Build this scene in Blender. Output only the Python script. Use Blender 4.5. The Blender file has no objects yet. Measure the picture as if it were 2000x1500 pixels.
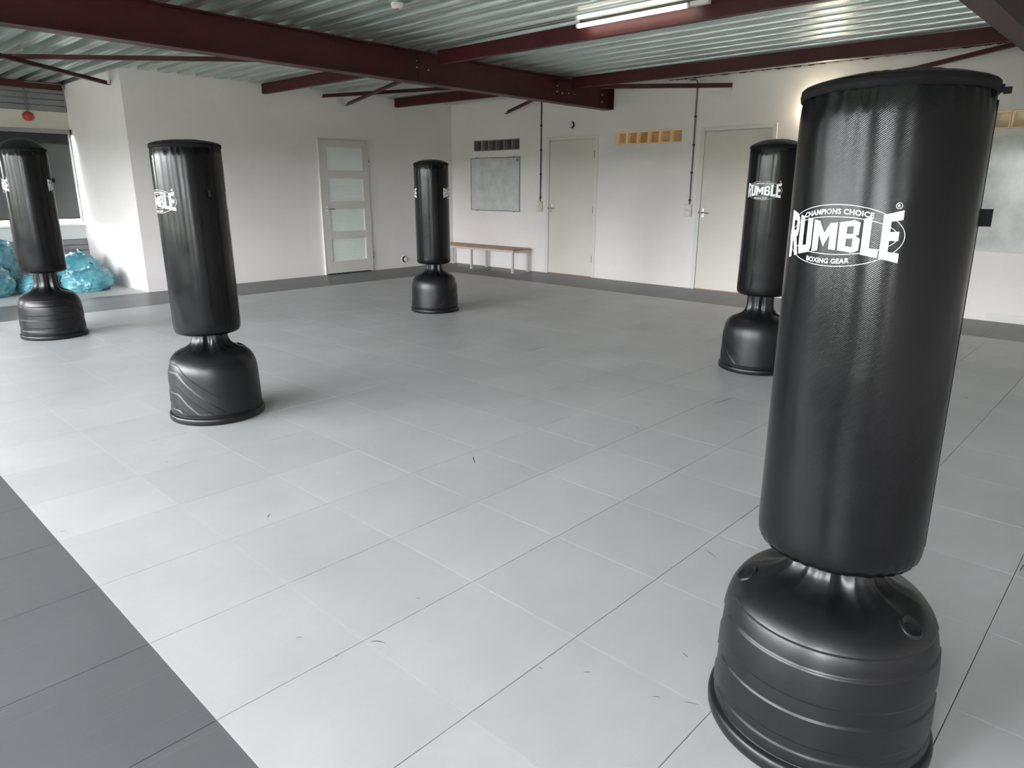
import bpy, bmesh, math, random
from mathutils import Vector, Matrix, noise
random.seed(7)
sc = bpy.context.scene
COL = sc.collection
PI = math.pi

# ------------------------------------------------------------------ camera
CAM = Vector((-9.66088, -10.76102, 1.48148))
Rv = Vector((0.68701422, -0.72663675, 0.00324099))
Uv = Vector((0.19478697, 0.18845881, 0.96257016))
Fv = Vector((0.70004964, 0.66066808, -0.27101325))
cd = bpy.data.cameras.new('camera')
cam = bpy.data.objects.new('camera', cd)
COL.objects.link(cam)
m3 = Matrix((Rv, Uv, -Fv)).transposed()
cam.matrix_world = Matrix.Translation(CAM) @ m3.to_4x4()
cd.sensor_fit = 'HORIZONTAL'
cd.sensor_width = 36.0
cd.lens = 1364.884 * 36.0 / 2000.0
cd.clip_start = 0.05
cd.clip_end = 300
sc.camera = cam

# ------------------------------------------------------------------ world: bright overcast sky
W = bpy.data.worlds.new('overcast_sky')
sc.world = W
W.use_nodes = True
wn = W.node_tree
wn.nodes.clear()
wo = wn.nodes.new('ShaderNodeOutputWorld')
wb = wn.nodes.new('ShaderNodeBackground')
wt = wn.nodes.new('ShaderNodeTexCoord')
ws = wn.nodes.new('ShaderNodeSeparateXYZ')
wr = wn.nodes.new('ShaderNodeValToRGB')
wr.color_ramp.elements[0].position = 0.0
wr.color_ramp.elements[0].color = (0.955, 0.965, 1.01, 1)
wr.color_ramp.elements[1].position = 0.8
wr.color_ramp.elements[1].color = (0.93, 0.95, 1.01, 1)
wn.links.new(wt.outputs['Generated'], ws.inputs[0])
wn.links.new(ws.outputs['Z'], wr.inputs[0])
wn.links.new(wr.outputs[0], wb.inputs['Color'])
wb.inputs['Strength'].default_value = 6.0
wn.links.new(wb.outputs[0], wo.inputs['Surface'])

sc.view_settings.view_transform = 'Standard'
sc.view_settings.look = 'None'
sc.view_settings.gamma = 1.0
sc.view_settings.use_curve_mapping = False
sc.view_settings.exposure = 3.36
sc.cycles.use_denoising = True
sc.cycles.use_adaptive_sampling = True
sc.cycles.adaptive_threshold = 0.08
sc.cycles.denoising_prefilter = 'ACCURATE'
sc.cycles.adaptive_min_samples = 16
sc.cycles.max_bounces = 7
sc.cycles.diffuse_bounces = 5
sc.cycles.glossy_bounces = 3
sc.cycles.transparent_max_bounces = 12
sc.cycles.sample_clamp_indirect = 3.0

# room limits
XW = -13.2          # window wall (inside face)
YB = -13.6          # wall behind the camera
YF = 2.43           # facade at the end of the recess
XR = -5.93          # recess side wall
WIN_Z0, WIN_Z1 = 0.90, 2.30
LEFT_WIN = [(-12.6, -10.7), (-9.5, -8.2), (-7.9, -6.6), (-6.3, -4.3), (-3.95, -1.95), (-1.55, -0.2)]
FAC_WIN = [(-12.4, -11.6), (-8.2, -5.95)]       # second one carries the blind

REAR_WIN = [(-12.6, -12.0)]
def portal(name, loc, rot, sx, sy):
    l = bpy.data.lights.new(name, 'AREA')
    l.shape = 'RECTANGLE'
    l.size, l.size_y = sx, sy
    l.cycles.is_portal = True
    o = bpy.data.objects.new(name, l)
    o.location, o.rotation_euler = loc, rot
    COL.objects.link(o)
zc, zh = (WIN_Z0 + WIN_Z1) / 2, WIN_Z1 - WIN_Z0
for a, b in LEFT_WIN:
    portal('window_daylight', (XW - 0.16, (a + b) / 2, zc), (0, -PI / 2, 0), zh, b - a)
for a, b in REAR_WIN:
    portal('window_daylight', ((a + b) / 2, YB - 0.16, zc), (PI / 2, 0, 0), b - a, zh)
for a, b in FAC_WIN:
    portal('window_daylight', ((a + b) / 2, YF + 0.16, zc), (-PI / 2, 0, 0), b - a, zh)

# ------------------------------------------------------------------ materials
def new_mat(name):
    m = bpy.data.materials.new(name)
    m.use_nodes = True
    return m, m.node_tree, m.node_tree.nodes['Principled BSDF']

def mat(name, col, rough=0.5, metal=0.0, var=0.0, vscale=3.0, bump=0.0, bscale=60.0, spec=0.5, stretch=None, coat=0.0, rvar=0.0):
    m, nt, p = new_mat(name)
    p.inputs['Roughness'].default_value = rough
    p.inputs['Metallic'].default_value = metal
    p.inputs['Specular IOR Level'].default_value = spec
    p.inputs['Coat Weight'].default_value = coat
    p.inputs['Base Color'].default_value = (*col, 1)
    tc = nt.nodes.new('ShaderNodeNewGeometry')
    src = tc.outputs['Position']
    if stretch:
        mp = nt.nodes.new('ShaderNodeMapping')
        mp.inputs['Scale'].default_value = stretch
        nt.links.new(src, mp.inputs['Vector'])
        src = mp.outputs['Vector']
    if var or rvar:
        n = nt.nodes.new('ShaderNodeTexNoise')
        n.inputs['Scale'].default_value = vscale
        n.inputs['Detail'].default_value = 6
        n.inputs['Roughness'].default_value = 0.6
        nt.links.new(src, n.inputs['Vector'])
        if var:
            r = nt.nodes.new('ShaderNodeValToRGB')
            r.color_ramp.elements[0].position = 0.3
            r.color_ramp.elements[1].position = 0.7
            r.color_ramp.elements[0].color = (*[max(0, c * (1 - var)) for c in col], 1)
            r.color_ramp.elements[1].color = (*[min(1, c * (1 + var)) for c in col], 1)
            nt.links.new(n.outputs['Fac'], r.inputs[0])
            nt.links.new(r.outputs[0], p.inputs['Base Color'])
        if rvar:
            mr = nt.nodes.new('ShaderNodeMapRange')
            mr.inputs['To Min'].default_value = max(0.02, rough - rvar)
            mr.inputs['To Max'].default_value = min(1, rough + rvar)
            nt.links.new(n.outputs['Fac'], mr.inputs['Value'])
            nt.links.new(mr.outputs[0], p.inputs['Roughness'])
    if bump:
        n2 = nt.nodes.new('ShaderNodeTexNoise')
        n2.inputs['Scale'].default_value = bscale
        n2.inputs['Detail'].default_value = 4
        nt.links.new(src, n2.inputs['Vector'])
        b = nt.nodes.new('ShaderNodeBump')
        b.inputs['Strength'].default_value = bump
        b.inputs['Distance'].default_value = 0.004
        nt.links.new(n2.outputs['Fac'], b.inputs['Height'])
        nt.links.new(b.outputs[0], p.inputs['Normal'])
    return m

def emit(name, col, strength):
    m, nt, p = new_mat(name)
    p.inputs['Base Color'].default_value = (*col, 1)
    p.inputs['Emission Color'].default_value = (*col, 1)
    p.inputs['Emission Strength'].default_value = strength
    return m

def pane_mat(name, tint=(1, 1, 1), gloss=0.12, rough=0.02):
    m, nt, p = new_mat(name)
    nt.nodes.remove(p)
    o = nt.nodes['Material Output']
    t = nt.nodes.new('ShaderNodeBsdfTransparent')
    t.inputs['Color'].default_value = (*tint, 1)
    g = nt.nodes.new('ShaderNodeBsdfGlossy')
    g.inputs['Roughness'].default_value = rough
    mx = nt.nodes.new('ShaderNodeMixShader')
    mx.inputs['Fac'].default_value = gloss
    nt.links.new(t.outputs[0], mx.inputs[1])
    nt.links.new(g.outputs[0], mx.inputs[2])
    nt.links.new(mx.outputs[0], o.inputs['Surface'])
    return m

def tile_mat(name, col, scratch):
    m, nt, p = new_mat(name)
    p.inputs['Roughness'].default_value = 0.42
    geo = nt.nodes.new('ShaderNodeNewGeometry')
    n = nt.nodes.new('ShaderNodeTexNoise')
    n.inputs['Scale'].default_value = 1.7
    n.inputs['Detail'].default_value = 4
    n.inputs['Roughness'].default_value = 0.62
    nt.links.new(geo.outputs['Position'], n.inputs['Vector'])
    r = nt.nodes.new('ShaderNodeValToRGB')
    r.color_ramp.elements[0].position = 0.32
    r.color_ramp.elements[1].position = 0.70
    r.color_ramp.elements[0].color = (*[c * 0.93 for c in col], 1)
    r.color_ramp.elements[1].color = (*[c * 1.06 for c in col], 1)
    nt.links.new(n.outputs['Fac'], r.inputs[0])
    # every mat a touch lighter or darker
    oi = nt.nodes.new('ShaderNodeObjectInfo')
    mr = nt.nodes.new('ShaderNodeMapRange')
    mr.inputs['To Min'].default_value = 0.965
    mr.inputs['To Max'].default_value = 1.03
    nt.links.new(oi.outputs['Random'], mr.inputs['Value'])
    mul = nt.nodes.new('ShaderNodeMixRGB')
    mul.blend_type = 'MULTIPLY'
    mul.inputs['Fac'].default_value = 1
    nt.links.new(r.outputs[0], mul.inputs[1])
    nt.links.new(mr.outputs[0], mul.inputs[2])
    # fine scratches: stretched noise ridges in two directions
    last = mul.outputs[0]
    for k, (sx, sy, rz) in enumerate(((3, 60, 0.5), (50, 2.5, 0.2), (4, 70, -0.7))):
        mp = nt.nodes.new('ShaderNodeMapping')
        mp.inputs['Rotation'].default_value = (0, 0, rz)
        mp.inputs['Scale'].default_value = (sx, sy, 1)
        nt.links.new(geo.outputs['Position'], mp.inputs['Vector'])
        nz = nt.nodes.new('ShaderNodeTexNoise')
        nz.inputs['Scale'].default_value = 1.0
        nz.inputs['Detail'].default_value = 1
        nt.links.new(mp.outputs[0], nz.inputs['Vector'])
        rr = nt.nodes.new('ShaderNodeValToRGB')
        rr.color_ramp.elements[0].position = 0.66
        rr.color_ramp.elements[1].position = 0.74
        rr.color_ramp.elements[0].color = (0, 0, 0, 1)
        rr.color_ramp.elements[1].color = (scratch, scratch, scratch, 1)
        nt.links.new(nz.outputs['Fac'], rr.inputs[0])
        mx = nt.nodes.new('ShaderNodeMixRGB')
        mx.blend_type = 'SCREEN' if k != 1 else 'MIX'
        nt.links.new(rr.outputs[0], mx.inputs['Fac'])
        nt.links.new(last, mx.inputs[1])
        mx.inputs[2].default_value = (0.75, 0.75, 0.76, 1) if k != 1 else (*[c * 0.7 for c in col], 1)
        last = mx.outputs[0]
    # worn, paler rims along the cross joints of each mat
    tc = nt.nodes.new('ShaderNodeTexCoord')
    sp = nt.nodes.new('ShaderNodeSeparateXYZ')
    nt.links.new(tc.outputs['Generated'], sp.inputs[0])
    a = nt.nodes.new('ShaderNodeMath'); a.operation = 'SUBTRACT'; a.inputs[1].default_value = 0.5
    b = nt.nodes.new('ShaderNodeMath'); b.operation = 'ABSOLUTE'
    c = nt.nodes.new('ShaderNodeMapRange')
    c.inputs['From Min'].default_value = 0.482
    c.inputs['From Max'].default_value = 0.497
    c.inputs['To Max'].default_value = 0.075
    nt.links.new(sp.outputs['X'], a.inputs[0])
    nt.links.new(a.outputs[0], b.inputs[0])
    nt.links.new(b.outputs[0], c.inputs['Value'])
    mx = nt.nodes.new('ShaderNodeMixRGB')
    nt.links.new(c.outputs[0], mx.inputs['Fac'])
    nt.links.new(last, mx.inputs[1])
    mx.inputs[2].default_value = (*[min(1, q * 1.6 + 0.03) for q in col], 1)
    nt.links.new(mx.outputs[0], p.inputs['Base Color'])
    return m

def vinyl_mat(name, weave):
    m, nt, p = new_mat(name)
    p.inputs['Base Color'].default_value = (0.004, 0.004, 0.0042, 1)
    p.inputs['Specular IOR Level'].default_value = 0.27
    p.inputs['Roughness'].default_value = 0.30
    uv = nt.nodes.new('ShaderNodeUVMap')
    mp = nt.nodes.new('ShaderNodeMapping')
    mp.inputs['Rotation'].default_value = (0, 0, 0.9)
    nt.links.new(uv.outputs[0], mp.inputs['Vector'])
    wv = nt.nodes.new('ShaderNodeTexWave')
    wv.inputs['Scale'].default_value = 82.0
    nt.links.new(mp.outputs[0], wv.inputs['Vector'])
    b1 = nt.nodes.new('ShaderNodeBump')
    b1.inputs['Strength'].default_value = weave
    b1.inputs['Distance'].default_value = 0.001
    nt.links.new(wv.outputs['Fac'], b1.inputs['Height'])
    # soft dents and creases in the stuffing
    mp2 = nt.nodes.new('ShaderNodeMapping')
    mp2.inputs['Scale'].default_value = (7, 3.0, 1)
    mp2.inputs['Rotation'].default_value = (0, 0, 0.15)
    nt.links.new(uv.outputs[0], mp2.inputs['Vector'])
    n = nt.nodes.new('ShaderNodeTexNoise')
    n.inputs['Scale'].default_value = 1.2
    n.inputs['Detail'].default_value = 1
    nt.links.new(mp2.outputs[0], n.inputs['Vector'])
    b2 = nt.nodes.new('ShaderNodeBump')
    b2.inputs['Strength'].default_value = 0.14
    b2.inputs['Distance'].default_value = 0.01
    nt.links.new(n.outputs['Fac'], b2.inputs['Height'])
    if weave:
        nt.links.new(b1.outputs[0], b2.inputs['Normal'])
    nt.links.new(b2.outputs[0], p.inputs['Normal'])
    # scuffed patches are duller
    n2 = nt.nodes.new('ShaderNodeTexNoise')
    n2.inputs['Scale'].default_value = 7
    n2.inputs['Detail'].default_value = 2
    nt.links.new(uv.outputs[0], n2.inputs['Vector'])
    mr = nt.nodes.new('ShaderNodeMapRange')
    mr.inputs['From Min'].default_value = 0.35
    mr.inputs['From Max'].default_value = 0.7
    mr.inputs['To Min'].default_value = 0.18
    mr.inputs['To Max'].default_value = 0.25
    nt.links.new(n2.outputs['Fac'], mr.inputs['Value'])
    nt.links.new(mr.outputs[0], p.inputs['Roughness'])
    return m

M = {}
M['wall'] = mat('white_plaster_paint', (0.81, 0.765, 0.752), 0.75, var=0.035, vscale=0.9, bump=0.25, bscale=45)
M['steel'] = mat('oxblood_steel_paint', (0.060, 0.0105, 0.012), 0.45, spec=0.3, var=0.12, vscale=5, bump=0.1, bscale=30)
M['galv'] = mat('galvanised_deck', (0.62, 0.70, 0.655), 0.35, 0.92, var=0.10, vscale=4, rvar=0.05, stretch=(3, 0.25, 3))
M['roof'] = mat('roof_board', (0.25, 0.24, 0.22), 0.9)
M['bolt'] = mat('zinc_bolt', (0.65, 0.63, 0.6), 0.35, 0.9)
M['tile_light'] = tile_mat('light_grey_mat', (0.505, 0.50, 0.508), 0.02)
M['tile_dark'] = tile_mat('charcoal_mat', (0.125, 0.125, 0.131), 0.018)
M['sub'] = mat('floor_underlay', (0.03, 0.03, 0.03), 0.9)
M['scuff'] = mat('rubber_scuff', (0.10, 0.10, 0.10), 0.8)
M['door'] = mat('cream_door_paint', (0.70, 0.655, 0.60), 0.45, var=0.02, vscale=1.5)
M['frame'] = mat('white_door_frame_paint', (0.72, 0.70, 0.67), 0.4)
M['leafpaint'] = mat('greige_door_paint', (0.62, 0.595, 0.565), 0.45)
M['frost'] = mat('frosted_glass', (0.80, 0.86, 0.83), 0.22, spec=0.6)
M['chrome'] = mat('brushed_metal', (0.72, 0.72, 0.72), 0.25, 1.0)
M['white'] = mat('white_plastic', (0.74, 0.73, 0.71), 0.4)
M['cream_plastic'] = mat('cream_switch_plastic', (0.66, 0.62, 0.53), 0.4)
M['conduit'] = mat('dark_conduit', (0.025, 0.025, 0.027), 0.5)
M['grey_conduit'] = mat('grey_conduit_plastic', (0.16, 0.15, 0.155), 0.5)
M['black'] = mat('black_void', (0.008, 0.008, 0.008), 0.6)
M['wbsurf'] = mat('whiteboard_enamel', (0.60, 0.61, 0.60), 0.16, var=0.14, vscale=5, spec=0.5)
M['alu'] = mat('aluminium_trim', (0.36, 0.36, 0.37), 0.35, 0.85)
M['sticker'] = mat('blue_grey_sticker', (0.22, 0.26, 0.36), 0.5)
M['wood'] = mat('bench_wood', (0.42, 0.235, 0.135), 0.45, var=0.22, vscale=7, stretch=(9, 0.8, 9), bump=0.08)
M['bench_steel'] = mat('pale_bench_steel', (0.55, 0.53, 0.52), 0.35)
M['vinyl'] = vinyl_mat('black_vinyl', 0.0)
M['vinyl_twill'] = vinyl_mat('black_twill_vinyl', 0.10)
M['lid'] = mat('glossy_black_vinyl', (0.006, 0.006, 0.0065), 0.22, spec=0.35, bump=0.3, bscale=22)
M['webbing'] = mat('black_webbing', (0.007, 0.007, 0.008), 0.75, spec=0.2, bump=0.3, bscale=400)
M['plastic'] = mat('black_moulded_plastic', (0.007, 0.007, 0.008), 0.33, spec=0.40, var=0.15, vscale=6, bump=0.05, bscale=240, rvar=0.06)
M['print'] = mat('white_print', (0.92, 0.92, 0.92), 0.5)
M['grass'] = mat('grass_field', (0.098, 0.094, 0.066), 0.9, var=0.3, vscale=0.5)
M['sky_block_hedge'] = mat('sky_block_leaves', (0.075, 0.088, 0.045), 0.8, var=0.5, vscale=3)
M['pane'] = pane_mat('window_glass', (0.96, 0.97, 0.96), 0.06)
M['blockpane'] = pane_mat('glass_block_face', (0.9, 0.9, 0.86), 0.10, 0.06)
M['cladding'] = mat('grey_metal_cladding', (0.20, 0.20, 0.205), 0.45, 0.1, var=0.08)
M['lintel'] = mat('cream_lintel_paint', (0.55, 0.53, 0.44), 0.6)
M['sillpanel'] = mat('pale_grey_panel', (0.48, 0.50, 0.49), 0.5)
M['blind'] = mat('dark_screen_fabric', (0.075, 0.08, 0.078), 0.7, var=0.1, vscale=2, bump=0.2, bscale=300)
def sheer(m, fac):
    nt = m.node_tree; p = nt.nodes['Principled BSDF']; o = nt.nodes['Material Output']
    t = nt.nodes.new('ShaderNodeBsdfTransparent'); mx = nt.nodes.new('ShaderNodeMixShader')
    mx.inputs['Fac'].default_value = fac
    nt.links.new(p.outputs[0], mx.inputs[1]); nt.links.new(t.outputs[0], mx.inputs[2]); nt.links.new(mx.outputs[0], o.inputs['Surface'])
sheer(M['blind'], 0.012)
M['blind_dark'] = mat('black_blind_hem', (0.012, 0.012, 0.014), 0.6)
M['red'] = mat('red_plastic', (0.36, 0.035, 0.025), 0.4)
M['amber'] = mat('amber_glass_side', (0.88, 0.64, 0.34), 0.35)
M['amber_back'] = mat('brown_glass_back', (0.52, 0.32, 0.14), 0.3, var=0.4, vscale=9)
M['dk_side'] = mat('grey_glass_side', (0.22, 0.225, 0.21), 0.3)
M['dk_back'] = mat('dark_glass_back', (0.016, 0.017, 0.016), 0.25)
for k_, e_ in (('amber', 0.012), ('amber_back', 0.005)):      # faint emission stands in for light from a room behind the blocks
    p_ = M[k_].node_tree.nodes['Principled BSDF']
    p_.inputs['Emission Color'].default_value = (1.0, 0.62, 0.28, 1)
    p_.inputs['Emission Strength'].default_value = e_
M['mortar'] = mat('pale_mortar', (0.42, 0.38, 0.32), 0.8)
M['mortar_dk'] = mat('grey_mortar', (0.30, 0.30, 0.28), 0.8)
M['lampdome'] = emit('lit_opal_dome', (1.0, 0.90, 0.74), 1.0)
M['tube'] = emit('lit_tube', (1.0, 0.92, 0.80), 1.2)
M['lampglow'] = emit('lit_lamp_glass', (1.0, 0.87, 0.66), 9.5)

# ------------------------------------------------------------------ mesh helpers
WORLD = {}

class MB:
    def __init__(self):
        self.v, self.f, self.smooth = [], [], []
    def add(self, vs, fs, smooth=False):
        o = len(self.v)
        self.v += [Vector(p) for p in vs]
        self.f += [[i + o for i in q] for q in fs]
        self.smooth += [smooth] * len(fs)
        return self
    def box(self, x0, x1, y0, y1, z0, z1):
        x0, x1 = min(x0, x1), max(x0, x1); y0, y1 = min(y0, y1), max(y0, y1); z0, z1 = min(z0, z1), max(z0, z1)
        return self.add([(x0, y0, z0), (x1, y0, z0), (x1, y1, z0), (x0, y1, z0), (x0, y0, z1), (x1, y0, z1), (x1, y1, z1), (x0, y1, z1)],
                        [(0, 3, 2, 1), (4, 5, 6, 7), (0, 1, 5, 4), (1, 2, 6, 5), (2, 3, 7, 6), (3, 0, 4, 7)])
    def beam(self, a, b, prof, up=(0, 0, 1)):
        """sweep a closed 2-d profile (side, up) from a to b"""
        a, b = Vector(a), Vector(b)
        d = (b - a).normalized()
        s = d.cross(Vector(up)).normalized()
        t = s.cross(d)
        n = len(prof)
        vs = [a + s * p + t * q for p, q in prof] + [b + s * p + t * q for p, q in prof]
        area = sum(prof[i][0] * prof[(i + 1) % n][1] - prof[(i + 1) % n][0] * prof[i][1] for i in range(n))
        fs = [(i, (i + 1) % n, n + (i + 1) % n, n + i) for i in range(n)]
        fs += [tuple(range(n - 1, -1, -1)), tuple(range(n, 2 * n))]
        if area > 0:
            fs = [tuple(reversed(q)) for q in fs]
        return self.add(vs, fs)
    def tube(self, pts, r, n=10):
        pts = [Vector(p) for p in pts]
        vs, fs = [], []
        d0 = (pts[1] - pts[0]).normalized()
        s = d0.orthogonal().normalized()
        for i, p in enumerate(pts):
            d = (pts[min(i + 1, len(pts) - 1)] - pts[max(i - 1, 0)]).normalized()
            s = (s - d * s.dot(d)).normalized()
            t = d.cross(s)
            for k in range(n):
                a = 2 * PI * k / n
                vs.append(p + s * math.cos(a) * r + t * math.sin(a) * r)
        for i in range(len(pts) - 1):
            for k in range(n):
                fs.append((i * n + k, i * n + (k + 1) % n, (i + 1) * n + (k + 1) % n, (i + 1) * n + k))
        self.add(vs, fs, True)
        m = len(pts) - 1
        self.add(vs[:n], [tuple(range(n - 1, -1, -1))])
        self.add(vs[m * n:], [tuple(range(n))])
        return self
    def lathe(self, prof, c, axis=(0, 0, 1), n=32, smooth=True):
        """prof: (radius, along axis)"""
        c, ax = Vector(c), Vector(axis).normalized()
        s = ax.orthogonal().normalized(); t = ax.cross(s)
        vs, fs = [], []
        for r, h in prof:
            for k in range(n):
                a = 2 * PI * k / n
                vs.append(c + ax * h + (s * math.cos(a) + t * math.sin(a)) * r)
        for i in range(len(prof) - 1):
            for k in range(n):
                fs.append((i * n + k, i * n + (k + 1) % n, (i + 1) * n + (k + 1) % n, (i + 1) * n + k))
        self.add(vs, fs, smooth)
        return self
    def mesh(self, name, origin=(0, 0, 0), merge=False):
        o = Vector(origin)
        me = bpy.data.meshes.new(name)
        me.from_pydata([tuple(v - o) for v in self.v], [], self.f)
        for p, s in zip(me.polygons, self.smooth):
            p.use_smooth = s
        if merge:
            bm = bmesh.new(); bm.from_mesh(me)
            bmesh.ops.remove_doubles(bm, verts=bm.verts, dist=1e-5)
            bmesh.ops.recalc_face_normals(bm, faces=bm.faces)
            bm.to_mesh(me); bm.free()
        me.update()
        return me
    def center(self):
        lo = [min(v[i] for v in self.v) for i in range(3)]; hi = [max(v[i] for v in self.v) for i in range(3)]
        return Vector(((lo[0] + hi[0]) / 2, (lo[1] + hi[1]) / 2, lo[2]))
    def build(self, name, material, parent=None, merge=False, bevel=0.0, segs=2):
        o = self.center()
        me = self.mesh(name, o, merge)
        me.materials.append(material)
        ob = link(name, me, o, parent)
        if bevel:
            md = ob.modifiers.new('bevel', 'BEVEL')
            md.width, md.segments, md.limit_method = bevel, segs, 'ANGLE'
        return ob

def link(name, data, world, parent=None):
    ob = bpy.data.objects.new(name, data)
    COL.objects.link(ob)
    w = Vector(world)
    if parent is not None:
        ob.parent = parent
        ob.location = w - WORLD[parent.name]
    else:
        ob.location = w
    WORLD[ob.name] = w
    return ob

def tag(o, label, cat, group=None, kind=None):
    o['label'] = label
    o['category'] = cat
    if group: o['group'] = group
    if kind: o['kind'] = kind
    return o

def thing(name, loc, label, cat, group=None, kind=None):
    return tag(link(name, None, loc), label, cat, group, kind)

def holed(u0, u1, v0, v1, holes, put):
    """rectangular slab split into cells around rectangular holes; put(ua,ub,va,vb) adds a box"""
    us = sorted({u0, u1, *[h[0] for h in holes], *[h[1] for h in holes]})
    vs = sorted({v0, v1, *[h[2] for h in holes], *[h[3] for h in holes]})
    us = [u for u in us if u0 <= u <= u1]; vs = [v for v in vs if v0 <= v <= v1]
    for a, b in zip(us, us[1:]):
        run = None
        for c, d in zip(vs, vs[1:]):
            um, vm = (a + b) / 2, (c + d) / 2
            if any(h[0] < um < h[1] and h[2] < vm < h[3] for h in holes):
                if run: put(a, b, *run); run = None
            else:
                run = (run[0], d) if run else (c, d)
        if run: put(a, b, *run)

# ------------------------------------------------------------------ the setting
fl = MB().box(XW - 0.2, 0.3, YB - 0.2, YF + 0.2, -0.12, -0.02).build('floor', M['sub'])
tag(fl, 'grey training floor laid with square mats, charcoal round the edge', 'floor', kind='structure')

PITCH = 0.508
BX0, BX1, BY1 = -9.024, -1.142, -1.243       # light field limits
YREF = -7.470
GAPY, GAPX = 0.0024, 0.0006
def grid_lines(a, b, ref):
    k0 = math.ceil((a - ref) / PITCH - 1e-6); k1 = math.floor((b - ref) / PITCH + 1e-6)
    L = [ref + k * PITCH for k in range(k0, k1 + 1)]
    out = [a] + [q for q in L if a + 0.02 < q < b - 0.02] + [b]
    return out
def cells(x0, x1, y0, y1, xref, yref):
    gx, gy = grid_lines(x0, x1, xref), grid_lines(y0, y1, yref)
    return [(a, b, c, d) for a, b in zip(gx, gx[1:]) for c, d in zip(gy, gy[1:])]
tile_mesh = {}
def tile_data(w, h, key, material):
    k = (round(w, 3), round(h, 3), key)
    if k not in tile_mesh:
        b = MB(); e = 0.0012
        x, y = w / 2 - GAPX / 2, h / 2 - GAPY / 2
        b.add([(-x, -y, -0.02), (x, -y, -0.02), (x, y, -0.02), (-x, y, -0.02),
               (-x, -y, -e), (x, -y, -e), (x, y, -e), (-x, y, -e),
               (-x + e * .3, -y + e, 0), (x - e * .3, -y + e, 0), (x - e * .3, y - e, 0), (-x + e * .3, y - e, 0)],
              [(0, 1, 5, 4), (1, 2, 6, 5), (2, 3, 7, 6), (3, 0, 4, 7), (4, 5, 9, 8), (5, 6, 10, 9), (6, 7, 11, 10), (7, 4, 8, 11), (8, 9, 10, 11)])
        me = b.mesh('mat_tile'); me.materials.append(material)
        tile_mesh[k] = me
    return tile_mesh[k]
light = cells(BX0, BX1, YB, BY1, BX0, YREF)
dark = cells(XW, BX0, YB, BY1, BX0, YREF) + cells(BX1, 0.0, YB, BY1, BX1, -4.32) + \
       cells(XW, 0.0, BY1, 0.0, BX0, BY1)
recess = cells(XW, XR, 0.0, YF, BX0, 0.0)
def px_area(t):
    c = Vector(((t[0] + t[1]) / 2, (t[2] + t[3]) / 2, 0)) - CAM
    d = c.dot(Fv)
    if d < 0.6: return -c.length
    x, y = 1000 + 1364.9 * c.dot(Rv) / d, 750 - 1364.9 * c.dot(Uv) / d
    inside = -250 < x < 2250 and -200 < y < 1900
    return (1.0 / d ** 3) if inside else -c.length
def lay(tiles, name, key, material):
    tiles = sorted(tiles, key=px_area, reverse=True)
    rest = MB()
    for i, (a, b, c, d) in enumerate(tiles):
        if i < 290:
            o = link(name, tile_data(b - a, d - c, key, material), ((a + b) / 2, (c + d) / 2, 0), fl)
        else:
            rest.box(a + GAPX / 2, b - GAPX / 2, c + GAPY / 2, d - GAPY / 2, -0.02, 0)
    if rest.v:
        o = rest.build('mat_field', material, fl)
        o['kind'] = 'stuff'
lay(light, 'mat_tile', 'l', M['tile_light'])
lay(dark, 'border_tile', 'd', M['tile_dark'])
lay(recess, 'recess_tile', 'r', M['tile_light'])

# black heel marks on the mats
sk = MB()
def ray_floor(px, py, z=0.0):
    d = Rv * ((px - 1000) / 1364.884) - Uv * ((py - 750) / 1364.884) + Fv
    return CAM + d * ((z - CAM.z) / d.z)
SC = [((722, 1253), (738, 1250), (753, 1256), 5), ((924, 892), (925, 898), (928, 905), 4), ((522, 1012), (524, 1006), (528, 1003), 4),
      ((1392, 789), (1410, 783), (1438, 776), 5), ((1029, 686), (1048, 681), (1066, 676), 4), ((1180, 728), (1192, 731), (1207, 734), 3),
      ((1296, 756), (1310, 752), (1322, 749), 2), ((1376, 1074), (1388, 1079), (1400, 1090), 3), ((1272, 1361), (1284, 1360), (1290, 1362), 3),
      ((1334, 1370), (1350, 1373), (1366, 1376), 3), ((1138, 1313), (1148, 1312), (1156, 1313), 3), ((1332, 1274), (1338, 1279), (1344, 1284), 3),
      ((1050, 1303), (1055, 1304), (1060, 1306), 3), ((936, 627), (937, 630), (938, 632), 2), ((818, 598), (800, 597), (776, 599), 2),
      ((893, 672), (900, 663), (912, 662), 2), ((1241, 831), (1246, 836), (1249, 840), 2), ((859, 777), (862, 779), (864, 780), 2),
      ((116, 1039), (122, 1037), (128, 1036), 4), ((322, 903), (326, 901), (330, 900), 3), ((577, 1247), (583, 1244), (590, 1245), 3),
      ((655, 1283), (658, 1279), (661, 1280), 4), ((812, 1169), (817, 1168), (822, 1169), 3), ((1812, 934), (1816, 934), (1819, 936), 3),
      ((1992, 1116), (1996, 1108), (2000, 1102), 5), ((1884, 775), (1888, 777), (1890, 779), 3)]
for p0, p1, p2, w in SC:
    q = [ray_floor(*p, z=0.0006) for p in (p0, p1, p2)]
    L = []
    for i in range(9):
        t = i / 8
        p = q[0] * (1 - t) ** 2 + q[1] * 2 * t * (1 - t) + q[2] * t * t
        p2_ = q[0] * (1 - t - .01) ** 2 + q[1] * 2 * (t + .01) * (1 - t - .01) + q[2] * (t + .01) ** 2
        d = (p2_ - p).normalized(); s = Vector((-d.y, d.x, 0))
        hw = 0.0011 * w * math.sin(PI * (0.08 + 0.84 * t)) * ((p - CAM).length / 4.0) ** 0.5
        L.append((p + s * hw * .5, p - s * hw * .5))
    vs = [v for pr in L for v in pr]
    sk.add(vs, [(2 * i, 2 * i + 1, 2 * i + 3, 2 * i + 2) for i in range(8)])
o = sk.build('scuff_marks', M['scuff'], fl)
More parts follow.
